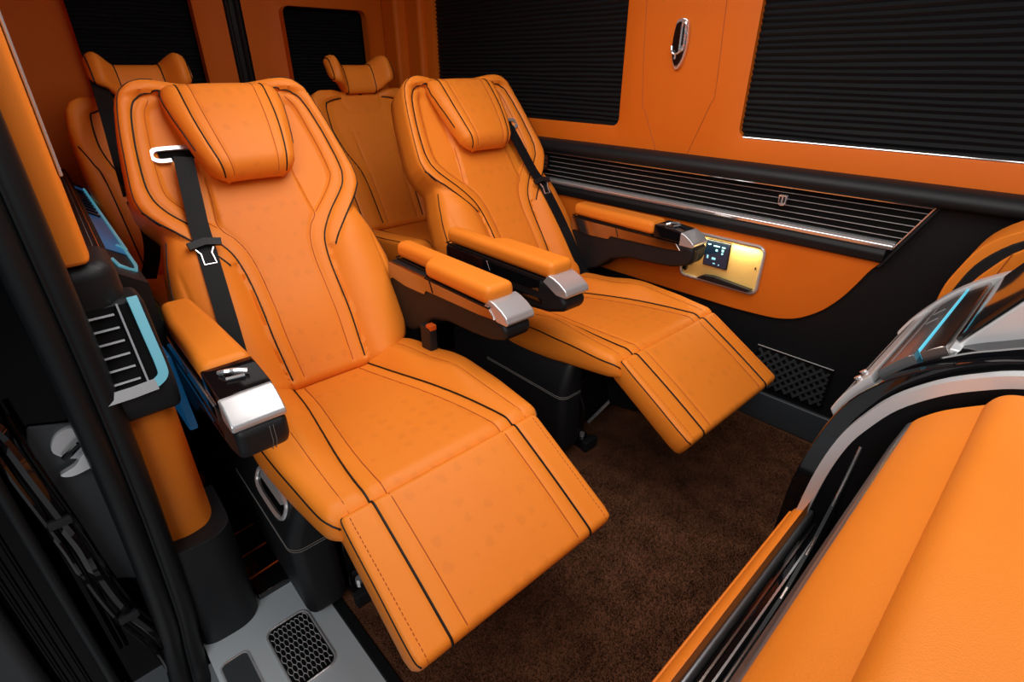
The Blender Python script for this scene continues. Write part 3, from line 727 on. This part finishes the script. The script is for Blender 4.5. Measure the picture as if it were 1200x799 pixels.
def rear_seat(loc, label, belt):
    T = tag(empty('passenger_seat', loc), label, 'seat', 'orange rear row seats')
    d, n = nrm((0, .50), (-.28, 1.055)); n = -n
    bk = Pad((0, 0, .50), d, n, 0, .622, [(0, .20), (.03, .235), (.10, .25), (.30, .255), (.42, .255), (.52, .252), (.58, .242), (.605, .225), (.617, .20), (.622, .17)], rear_h, .11, .024, .03, .02)
    B = bk.build('backrest', T, 80, 60, ('leather', 'printed'), lambda s, y: np.abs(y) < .08)
    bk.line('piping', RP, .0026, 'piping', B, dh=.0028)
    bk.line('seam', RSM, .0012, 'seam', B, dh=.001, n=5)
    bk.line('side_piping', [(.46, .245), (.40, .225), (.33, .21), (.03, .20)], .0022, 'piping', B, dh=.002)
    # winged headrest: sections along y
    V, F = [], []; ny, nc = 41, 16
    base = np.array(bk.P(.622, 0.0, 0, -.05))
    for i in range(ny):
        t = -1 + 2 * i / (ny - 1); a = abs(t)
        y = .150 * t
        wing = float(sstep(.38, .82, np.array(a)))
        rnd = math.sqrt(max(.02, 1 - .9 * max(0, (a - .72) / .28) ** 2.2))
        top = .118 + .040 * wing; bot = .004 + .046 * wing
        fwd = .028 + .050 * wing; th = .046 * rnd
        zc_, hz = (top + bot) / 2, (top - bot) / 2 * (.25 + .75 * rnd) 
        gap = -.003 if abs(a - .46) < .03 else 0
        for k in range(nc):
            an = 2 * math.pi * k / nc; ca, sa = math.cos(an), math.sin(an)
            ca = math.copysign(abs(ca) ** .6, ca); sa = math.copysign(abs(sa) ** .7, sa)
            V.append(base + np.array((fwd + (th + gap) * ca - .02 * sa, y, zc_ + hz * sa)))
    for i in range(ny - 1):
        for k in range(nc):
            w = (k + 1) % nc; F.append((i * nc + k, i * nc + w, (i + 1) * nc + w, (i + 1) * nc + k))
    F.append(tuple(range(nc))); F.append(tuple((ny - 1) * nc + k for k in range(nc)))
    H = mk('headrest', V, F, 'leather', T, 60)
    for i in (11, 29, 1, 39):
        ring_ = [V[i * nc + k] for k in range(nc)]
        c = sum(ring_) / nc
        pts = [c + (p - c) * 1.012 for p in ring_]
        tube('piping', smooth(pts, 3, True), .0022, 'piping', H, 6, True)
    tube('headrest_post', [base + np.array((.0, .0, -.06)), base + np.array((.01, 0, .03))], .05, 'black_leather', T, 12)
    cu = Pad((0, 0, .50), (1, 0, .10), (-.10, 0, 1), -.03, .46, [(-.03, .23), (.05, .25), (.40, .255), (.45, .245), (.46, .235)], rcush_h, .12, .025, .03, .05)
    C = cu.build('seat_cushion', T, 60, 60)
    cu.line('piping', RCP, .0024, 'piping', C, dh=.0022)
    cu.line('side_piping', [(.02, .232), (.2, .244), (.42, .245)], .0022, 'piping', C, dh=-.002)
    prism('seat_base', [(-.15, .02), (.36, .02), (.40, .36), (.30, .40), (-.15, .40)], 'y', -.24, .24, .02, 'black_leather', T)
    if belt:
        sb = sweep('seat_belt', smooth([(-.34, -.02, 1.16), (-.26, -.075, 1.02), (-.16, -.115, .86), (-.07, -.155, .70), (.03, -.20, .56), (.05, -.245, .44)], 6), rect(.046, .0025), 'belt', T, (1, 0, .5))
        rbox('belt_tongue', (-.10, -.07), (-.17, -.12), (.77, .79), .003, 'chrome', sb, 2)
    return T
rear_seat((-2.08, .452, 0), 'orange rear row seat with winged headrest behind the door side recliner', False)
rear_seat((-2.08, 1.275, 0), 'orange rear row seat with winged headrest in the far rear corner', False)
# loose belt of the door side rear seat hanging from the pillar
lb = tag(sweep('hanging_belt', smooth([(-2.40, .335, 1.13), (-2.15, .300, 1.02), (-1.98, .272, .90), (-1.88, .256, .81)], 6), rect(.05, .0025), 'belt', None, (1, 0.2, .3)), 'black seat belt hanging straight beside the door side rear seat', 'seat belt')
sweep('belt_tail', smooth([(-1.88, .256, .80), (-1.84, .262, .73), (-1.82, .250, .66), (-1.84, .222, .58)], 6), rect(.044, .0025), 'belt', lb, (1, .3, .2))
rbox('belt_stop', (-1.90, -1.86), (.235, .28), (.82, .842), .004, 'soft_black', lb, 2)
tube('belt_tongue', smooth([(-1.865, .240, .82), (-1.855, .245, .785), (-1.85, .257, .775), (-1.855, .27, .785), (-1.865, .275, .82)], 4), .004, 'chrome', lb, 6)

# ------------------------------------------------------------------ door pillar, side vent
pt = tag(empty('pillar_trim', (-1.06, .05, 0)), 'padded door pillar cover with orange leather column and black foot', 'pillar')
sweep_ = W(prism('orange_strip', smooth([(-1.10, .000), (-1.055, .004), (-1.045, .020), (-1.045, .042), (-1.055, .058), (-1.10, .064)], 4), 'z', .868, 1.75, .008, 'leather', None, 3), pt)
W(rbox('silver_edge', (-1.105, -1.068), (.062, .067), (1.0, 1.75), .003, 'silver'), pt)
W(prism('black_mount', [(-1.20, .0), (-1.05, .0), (-1.046, .03), (-1.049, .074), (-1.075, .088), (-1.20, .098)], 'z', .77, .866, .024, 'black_leather', None, 3), pt)
W(prism('orange_column', smooth([(-1.14, -.005), (-1.045, .004), (-1.030, .025), (-1.028, .055), (-1.040, .085), (-1.075, .102), (-1.14, .106)], 4), 'z', .27, .64, .0, 'leather'), pt)
W(prism('black_foot', smooth([(-1.16, -.008), (-1.02, -.006), (-.992, .010), (-.986, .045), (-.988, .085), (-1.005, .112), (-1.04, .124), (-1.16, .128)], 4), 'z', .0, .288, .006, 'black_leather', None, 2), pt)
vt = tag(empty('side_air_vent', (-1.03, .06, .6)), 'black slatted air vent with cyan lit chrome frame beside the door seal', 'air vent')
VA, VB = np.array((-1.050, 0, .800)), np.array((-.985, 0, .660))
vd = (VB - VA) / np.linalg.norm(VB - VA); vn = np.array((-vd[2], 0, vd[0])); vL = float(np.linalg.norm(VB - VA))
def VP_(v, y, h=0): return VA + vd * v + np.array((0, y, 0)) + vn * h
W(prism('vent_housing', [(-1.12, .800), (-1.050, .799), (-.990, .668), (-.985, .640), (-1.0, .598), (-1.03, .590), (-1.12, .590)], 'y', .002, .110, .012, 'black_leather', None, 3), vt)
W(mk('vent_face', [VP_(.008, .008, .001), VP_(.008, .098, .001), VP_(vL - .004, .098, .001), VP_(vL - .004, .008, .001)], [(0, 1, 2, 3)], 'dark'), vt)
for k in range(6):
    v = .022 + k * .0225
    W(sweep('slat', [VP_(v, .010, .004), VP_(v, .062, .004)], rect(.0035, .006), 'silver', None, tuple(vn)), vt)
W(sweep('divider', [VP_(.006, .070, .005), VP_(vL - .006, .070, .005)], rect(.003, .006), 'chrome', None, tuple(vn)), vt)
W(sweep('lit_frame', smooth([VP_(.0, .094, .004), VP_(.06, .095, .004), VP_(vL - .030, .096, .004), VP_(vL - .012, .092, .004), VP_(vL - .003, .078, .004)], 5), rect(.015, .010), 'cyan_chrome', None, tuple(vn)), vt)
W(sweep('frame_foot', [VP_(vL - .002, .080, .004), VP_(vL, .045, .004), VP_(vL, .006, .004)], rect(.019, .012), 'silver', None, tuple(vn)), vt)
rv = tag(empty('rear_side_vent', (-1.7, .15, .7)), 'cyan edged air vent along the ledge beside the rear row', 'air vent')
def RV(x, o, z): return (x, .108 + (-1.30 - x) * .040 + o, z)
W(mk('vent_housing', [RV(-1.28, -.02, .60), RV(-1.28, .045, .60), RV(-1.28, .045, .745), RV(-1.28, -.02, .79), RV(-2.6, -.02, .60), RV(-2.6, .045, .60), RV(-2.6, .045, .745), RV(-2.6, -.02, .79)],
     [(0, 1, 2, 3), (4, 5, 6, 7), (0, 1, 5, 4), (1, 2, 6, 5), (2, 3, 7, 6), (3, 0, 4, 7)], 'black_leather'), rv)
W(mk('blue_glass', [RV(-1.50, .000, .778), RV(-1.50, .040, .751), RV(-2.5, .040, .751), RV(-2.5, .000, .778)], [(0, 1, 2, 3)], 'blue'), rv)
W(sweep('lit_frame', [RV(-1.40, .004, .776), RV(-1.35, .010, .772), RV(-1.35, .036, .755), RV(-1.40, .042, .751), RV(-1.56, .042, .751), RV(-1.58, .03, .758)], rect(.006, .006), 'cyan_chrome'), rv)
W(tube('lit_edge', [RV(-1.56, .044, .749), RV(-2.5, .044, .749)], .004, 'cyan_chrome'), rv)
for k in range(9):
    x = -1.95 - k * .055
    W(sweep('slat', [RV(x, .002, .780), RV(x, .036, .757)], rect(.012, .006), 'gloss'), rv)
bp_ = W(prism('blue_panel', [(-1.16, .44), (-1.22, .60), (-1.75, .60), (-1.75, .44)], 'y', .122, .140, .004, 'blue', None, 2), rv)
# black floor cover crossed by thin orange bars, behind the foot
rc = tag(empty('floor_cover', (-1.25, .2, 0)), 'black floor cover with thin orange lines behind the pillar foot', 'rail cover')
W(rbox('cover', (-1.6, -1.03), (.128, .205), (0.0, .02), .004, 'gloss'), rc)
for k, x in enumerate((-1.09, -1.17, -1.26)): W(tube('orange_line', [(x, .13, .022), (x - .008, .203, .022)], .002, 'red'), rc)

# ------------------------------------------------------------------ door seal, jamb, sliding door
t1 = struct(empty('trim_1', (-1.0, -.02, 0)), 'double bead black rubber seal running down the door opening', 'seal')
def spath(dy, dx): return smooth([(-1.0 + dx, dy + .004, 1.75), (-1.0 + dx, dy, 1.2), (-1.0 + dx, dy, .95), (-1.0 + dx, dy + .001, .69), (-1.0 + dx, dy - .004, .42), (-1.0 + dx, dy - .016, .16), (-.995 + dx, dy - .028, .05), (-.96 + dx, dy - .038, -.03), (-.90 + dx, dy - .045, -.06), (-.2, dy - .05, -.07), (.6, dy - .05, -.07)], 6)
W(sweep('seal_bead', spath(-.028, .012), circ(.020, 12, .024), 'rubber', None, (1, 0, .3)), t1)
W(sweep('seal_bead', spath(.006, .006), circ(.019, 12, .022), 'rubber', None, (1, 0, .3)), t1)
W(sweep('seal_lip', spath(-.006, .022), circ(.004, 8), 'rubber', None, (1, 0, .3)), t1)
t2 = struct(rbox('trim_2', (-1.16, -1.03), (-.150, -.02), (-.02, 1.75), .012, 'paint'), 'glossy black painted door jamb left of the rubber seal', 'door jamb')
prism('jamb_panel', [(-.115, .30), (-.045, .24), (-.035, .40), (-.04, .62), (-.10, .64), (-.112, .60)], 'x', -1.03, -1.022, .004, 'skirt', t2, 2)
for y in (-.128, -.118): tube('jamb_ridge', [(-1.026, y, .1), (-1.026, y, 1.75)], .003, 'paint', t2, 6)
lt = tag(empty('door_latch', (-1.02, -.06, .57)), 'bare metal latch hook on the black door jamb', 'latch')
W(prism('latch_plate', smooth([(-.085, .585), (-.075, .612), (-.05, .620), (-.036, .60), (-.04, .565), (-.062, .560)], 4, True), 'x', -1.024, -1.012, .003, 'silver', None, 2), lt)
W(prism('latch_hook', smooth([(-.088, .548), (-.066, .556), (-.050, .572), (-.034, .575), (-.032, .548), (-.050, .540), (-.075, .538)], 4, True), 'x', -1.012, -1.000, .003, 'chrome', None, 2), lt)
W(sweep('latch_arm', [(-1.006, -.074, .572), (-1.003, -.05, .590), (-1.003, -.034, .588)], circ(.006, 8), 'gloss'), lt)
wh = tag(empty('wiring_harness', (-1.0, -.14, .3)), 'black wiring conduit running down beside the open door jamb', 'cable')
def conduit(name, pts, r, mat): return W(tube(name, smooth(pts, 6), r, mat, None, 8), wh)
cp_ = [(-1.01, -.118, .80), (-1.005, -.126, .68), (-1.0, -.122, .58), (-.995, -.112, .46), (-.995, -.105, .34), (-.99, -.092, .22), (-.985, -.072, .14), (-.98, -.058, .06), (-.975, -.055, -.04)]
conduit('conduit', cp_, .010, 'gloss')
conduit('conduit', [(x + .004, y - .018, z) for x, y, z in cp_], .005, 'gloss')
conduit('conduit', [(x + .004, y + .016, z) for x, y, z in cp_[1:]], .004, 'paint')
for x, y, z in ((-.995, -.113, .47), (-.988, -.09, .21)): W(rbox('clip', (x - .012, x + .013), (y - .018, y + .016), (z - .008, z + .008), .004, 'soft_black', None, 2), wh)
W(rbox('bracket', (-1.03, -.985), (-.165, -.115), (.70, .80), .012, 'soft_black'), wh)
W(tube('bracket_bolt', [(-.986, -.135, .735), (-.980, -.135, .735)], .007, 'silver', None, 8), wh)
dr = struct(empty('door_1', (-1.0, -.25, 0)), 'open black sliding door seen edge on at left', 'door')
W(rbox('door_edge', (-1.10, -.99), (-.225, -.150), (-.30, 1.75), .010, 'paint'), dr)
W(tube('door_bead', [(-.985, -.157, -.3), (-.985, -.157, 1.75)], .009, 'rubber', None, 10), dr)
for y in (-.186, -.200, -.212): W(tube('door_ridge', [(-.990, y, -.3), (-.990, y, 1.75)], .0035, 'paint', None, 8), dr)
W(rbox('door_lining', (-1.06, -.965), (-.46, -.232), (-.30, .62), .016, 'lining'), dr)
W(rbox('door_skin', (-1.12, -1.0), (-.50, -.225), (-.32, 1.75), .01, 'paint'), dr)
W(prism('lining_recess', rrect(-.262, -.236, .0, .055, .01), 'x', -.968, -.960, .003, 'gloss', None, 2), dr)
W(prism('lining_recess', rrect(-.285, -.240, .035, .11, .012), 'x', -.966, -.955, .004, 'soft_black', None, 3), dr)
W(tube('lining_screw', [(-.966, -.262, .335), (-.960, -.262, .335)], .009, 'gloss', None, 12), dr)

# ------------------------------------------------------------------ entry step
sp_ = tag(empty('step_plate', (-.7, .12, 0)), 'pearl grey metal sill plate with mesh grille inside the open door', 'sill plate')
W(prism('plate', [(-1.06, -.005), (-.2, -.005), (-.2, .252), (-1.06, .252)], 'z', -.04, .003, .002, 'steel', None, 2), sp_)
W(rbox('plate_edge', (-1.0, -.2), (.252, .276), (-.04, .006), .003, 'rubber'), sp_)
gx = rrect(-.935, -.765, .104, .200, .022)
W(prism('grille_recess', gx, 'z', .0, .0042, 0, 'dark'), sp_)
W(sweep('grille_rim', [(x, y, .0045) for x, y in gx], circ(.0028, 8), 'silver', None, (0, 0, 1), True), sp_)
# expanded-metal mesh: staggered hexagon bars
def inside(x, y): return -.931 < x < -.769 and .108 < y < .196 and (abs(x + .85) / .081) ** 8 + (abs(y - .152) / .044) ** 8 < 1
bars = bmesh.new()
px_, py_ = .017, .0095
for i in range(-1, 12):
    for j in range(-1, 12):
        cx = -.935 + i * px_; cy = .104 + j * py_ + (py_ / 2 if i % 2 else 0)
        for (ax_, ay_, bx_, by_) in ((cx, cy, cx + px_ * .62, cy), (cx + px_ * .62, cy, cx + px_, cy + py_ / 2), (cx + px_ * .62, cy, cx + px_, cy - py_ / 2)):
            if inside(ax_, ay_) and inside(bx_, by_):
                a = Vector((ax_, ay_, .006)); b = Vector((bx_, by_, .006)); t = (b - a).normalized(); n_ = Vector((-t.y, t.x, 0)) * .0009; u_ = Vector((0, 0, .0009))
                q = [bars.verts.new(p + o_) for p in (a, b) for o_ in (n_, u_, -n_)]
                bars.faces.new((q[0], q[1], q[4], q[3])); bars.faces.new((q[1], q[2], q[5], q[4]))
mesh_o = W(from_bm('mesh_bars', bars, 'silver'), sp_); mesh_o['kind'] = 'stuff'
W(prism('tread_recess', rrect(-.925, -.45, .006, .062, .012), 'z', .0, .0045, .001, 'skirt', None, 1), sp_)
W(sweep('tread_rim', [(x, y, .005) for x, y in rrect(-.925, -.45, .006, .062, .012)], circ(.0022, 6), 'silver', None, (0, 0, 1), True), sp_)

# ------------------------------------------------------------------ divider cabinet in the foreground
ARC = [(-.168, .30), (-.163, .379), (-.161, .435), (-.153, .522), (-.139, .596), (-.12, .646), (-.093, .696), (-.052, .741), (-.012, .770), (.026, .790), (.10, .815), (.22, .835)]
RIM = [(-.203, .25), (-.201, .352), (-.198, .444), (-.184, .544), (-.159, .636), (-.124, .696), (-.08, .741), (-.028, .775), (.02, .799), (.10, .825), (.22, .845)]
dv = tag(empty('divider_cabinet', (0, .5, 0)), 'orange padded divider with silver arched end panel in the foreground', 'cabinet')
arc = [tuple(p) for p in smooth(ARC, 4)]; rim = [tuple(p) for p in smooth(RIM, 4)]
W(prism('end_panel', arc + [(.22, .0), (-.168, .0)], 'y', .892, .918, 0, 'black_trim'), dv)
W(prism('gloss_rim', rim + [(.22, .0), (-.203, .0)], 'y', .916, .944, .003, 'gloss', None, 2), dv)
W(sweep('silver_trim', [(x + .004, .888, z - .003) for x, z in arc], rect(.018, .020), 'silver_paint', None, (0, 1, 0)), dv)
W(prism('front_panel', smooth([(-.182, .0), (-.181, .36), (-.176, .400), (-.165, .420), (-.154, .426), (-.149, .420), (-.148, .0)], 3), 'y', .02, .890, .0, 'leather'), dv)
W(prism('chrome_rail', [(-.150, .38), (-.150, .423), (-.147, .427), (-.142, .426), (-.140, .418), (-.140, .38)], 'y', .02, .890, .001, 'dark_metal', None, 1), dv)
W(prism('slot_block', [(-.139, .02), (-.139, .405), (-.120, .405), (-.120, .36), (-.075, .36), (-.075, .02)], 'y', .02, .892, .001, 'gloss', None, 1), dv)
W(prism('slot_ridge', [(-.133, .40), (-.133, .412), (-.130, .412), (-.130, .40)], 'y', .02, .880, 0, 'bronze'), dv)
W(prism('edge_liner', [(-.066, .36), (-.078, .560), (-.074, .630), (-.064, .680), (-.052, .690), (-.045, .64), (-.045, .36)], 'y', .02, .868, .004, 'dark_metal', None, 2), dv)  # shadow on the liner is put into its darker metal colour
p1 = [tuple(p) for p in smooth([(-.060, .684), (-.052, .698), (-.030, .722), (.010, .752)], 5)]
W(prism('padded_face', p1 + [(.03, .70), (-.02, .64)], 'y', .02, .862, .010, 'leather', None, 3), dv)
p2 = [tuple(p) for p in smooth([(.004, .735), (.006, .760), (.020, .778), (.05, .786), (.12, .797), (.35, .83)], 5)]
W(prism('padded_top', p2 + [(.35, .60), (.02, .60)], 'y', .02, .858, .016, 'leather', None, 4), dv)
ft = tag(empty('folding_table', (-.105, .5, .3)), 'thin black folding table leaf tucked into the divider slot', 'table')
lf = [(.04, .43), (.56, .432), (.66, .442), (.74, .480), (.81, .545), (.855, .615), (.862, .40), (.862, .365), (.04, .365)]
W(prism('leaf', [(y, z) for y, z in lf], 'x', -.1085, -.1035, .0, 'soft_black'), ft)
W(tube('leaf_edge', smooth([(-.106, y, z) for y, z in lf[:6]], 5), .0022, 'bronze', None, 6), ft)
W(rbox('glass_pane', (-.1185, -.1155), (.04, .86), (.365, .428), 0, 'chrome'), ft)

# ------------------------------------------------------------------ control console beyond the divider
cc = tag(empty('control_console', (-.05, 1.15, 0)), 'silver and piano black control console with cyan light line beside the divider', 'console')
CARC = [(-.185, .56), (-.178, .600), (-.166, .637), (-.145, .677), (-.115, .722), (-.09, .750), (-.06, .775), (-.02, .80), (.05, .83), (.22, .86)]
ca = [tuple(p) for p in smooth(CARC, 6)]
W(prism('console_body', [(x + .006, z - .008) for x, z in ca] + [(.22, .0), (-.16, .0)], 'y', .945, 1.37, .002, 'gloss', None, 1), cc)
def seg(x0, x1, th=.004):
    xs = np.linspace(x0, x1, 7); X = [p[0] for p in ca]; Z = [p[1] for p in ca]
    zs = np.interp(xs, X, Z)
    up_ = [(x - .005 * th / .006, z + th) for x, z in zip(xs, zs)]
    return up_ + [(x + .006, z - .010) for x, z in zip(xs, zs)][::-1]
W(prism('nose_plate', seg(-.178, -.138), 'y', .95, 1.365, .003, 'silver_paint', None, 2), cc)
W(prism('nose_groove', seg(-.158, -.154, .005), 'y', .955, 1.36, 0, 'bronze'), cc)
W(prism('touch_glass', seg(-.131, -.094), 'y', .95, 1.335, .001, 'grey_glass', None, 1), cc)
W(prism('glass_line', seg(-.1205, -.119, .0045), 'y', .97, 1.33, 0, 'silver'), cc)
for y in (1.16, 1.22): W(prism('glass_mark', [(x, z + .0005) for x, z in seg(-.116, -.102, .0045)], 'y', y, y + .002, 0, 'silver'), cc)
W(prism('light_line', seg(-.0915, -.0898, .005), 'y', .965, 1.335, 0, 'cyan'), cc)
W(prism('bronze_band', seg(-.088, -.062), 'y', .95, 1.335, .001, 'bronze', None, 1), cc)
W(prism('far_rim', [(x - .006, z + .009) for x, z in ca[8:]] + [(.22, .8), (-.15, .6)], 'y', 1.337, 1.372, .004, 'silver_paint', None, 2), cc)
for y in (.985, 1.015):
    W(tube('button', [(-.158, y, .659), (-.164, y, .665)], .006, 'chrome', None, 10), cc)
sc = tag(empty('tilted_screen', (0, 1.15, .78)), 'tilted black screen in a silver housing on the control console', 'screen')
W(prism('housing', [(-.058, .765), (-.050, .778), (.055, .968), (.075, .968), (.22, .80), (.22, .765)], 'y', .985, 1.335, .004, 'silver_paint', None, 2), sc)
W(prism('screen_face', [(-.056, .773), (-.060, .778), (.046, .972), (.052, .970)], 'y', .992, 1.328, .001, 'gloss', None, 1), sc)
W(rbox('housing_foot', (-.06, .22), (.96, 1.336), (.762, .772), .003, 'silver_paint'), sc)
# orange wing panel past the console
wp = tag(empty('wing_panel', (0, 1.55, 0)), 'orange rounded wing panel with black band against the far wall', 'panel')
O1 = [(-.155, .50), (-.153, .62), (-.151, .689), (-.139, .738), (-.113, .800), (-.059, .847), (.02, .872), (.20, .885)]
O2 = [(-.139, .50), (-.138, .63), (-.129, .706), (-.104, .773), (-.052, .828), (.02, .853), (.20, .868)]
O3 = [(-.123, .50), (-.121, .640), (-.111, .701), (-.090, .751), (-.047, .811), (.02, .836), (.20, .852)]
for nm, O, a, b, mt in (('outer_band', O1, 1.505, 1.66, 'leather'), ('black_band', O2, 1.500, 1.51, 'black_leather'), ('inner_pad', O3, 1.492, 1.503, 'leather')):
    W(prism(nm, [tuple(p) for p in smooth(O, 4)] + [(.20, .50)], 'y', a, b, .004, mt, None, 2), wp)
W(prism('panel_leg', [(-.13, .0), (-.13, .51), (.2, .51), (.2, .0)], 'y', 1.52, 1.66, .004, 'black_trim', None, 2), wp)
for k in range(4):
    W(tube('quilt_seam', [(-.09 + k * .03, 1.4915, .66), (-.06 + k * .035, 1.4915, .80 + k * .012)], .001, 'seam', None, 5), wp)
W(tube('speaker_dome', smooth([(-.06, 1.492, .70), (-.06, 1.48, .70)], 3), .018, 'bronze', None, 16), wp)
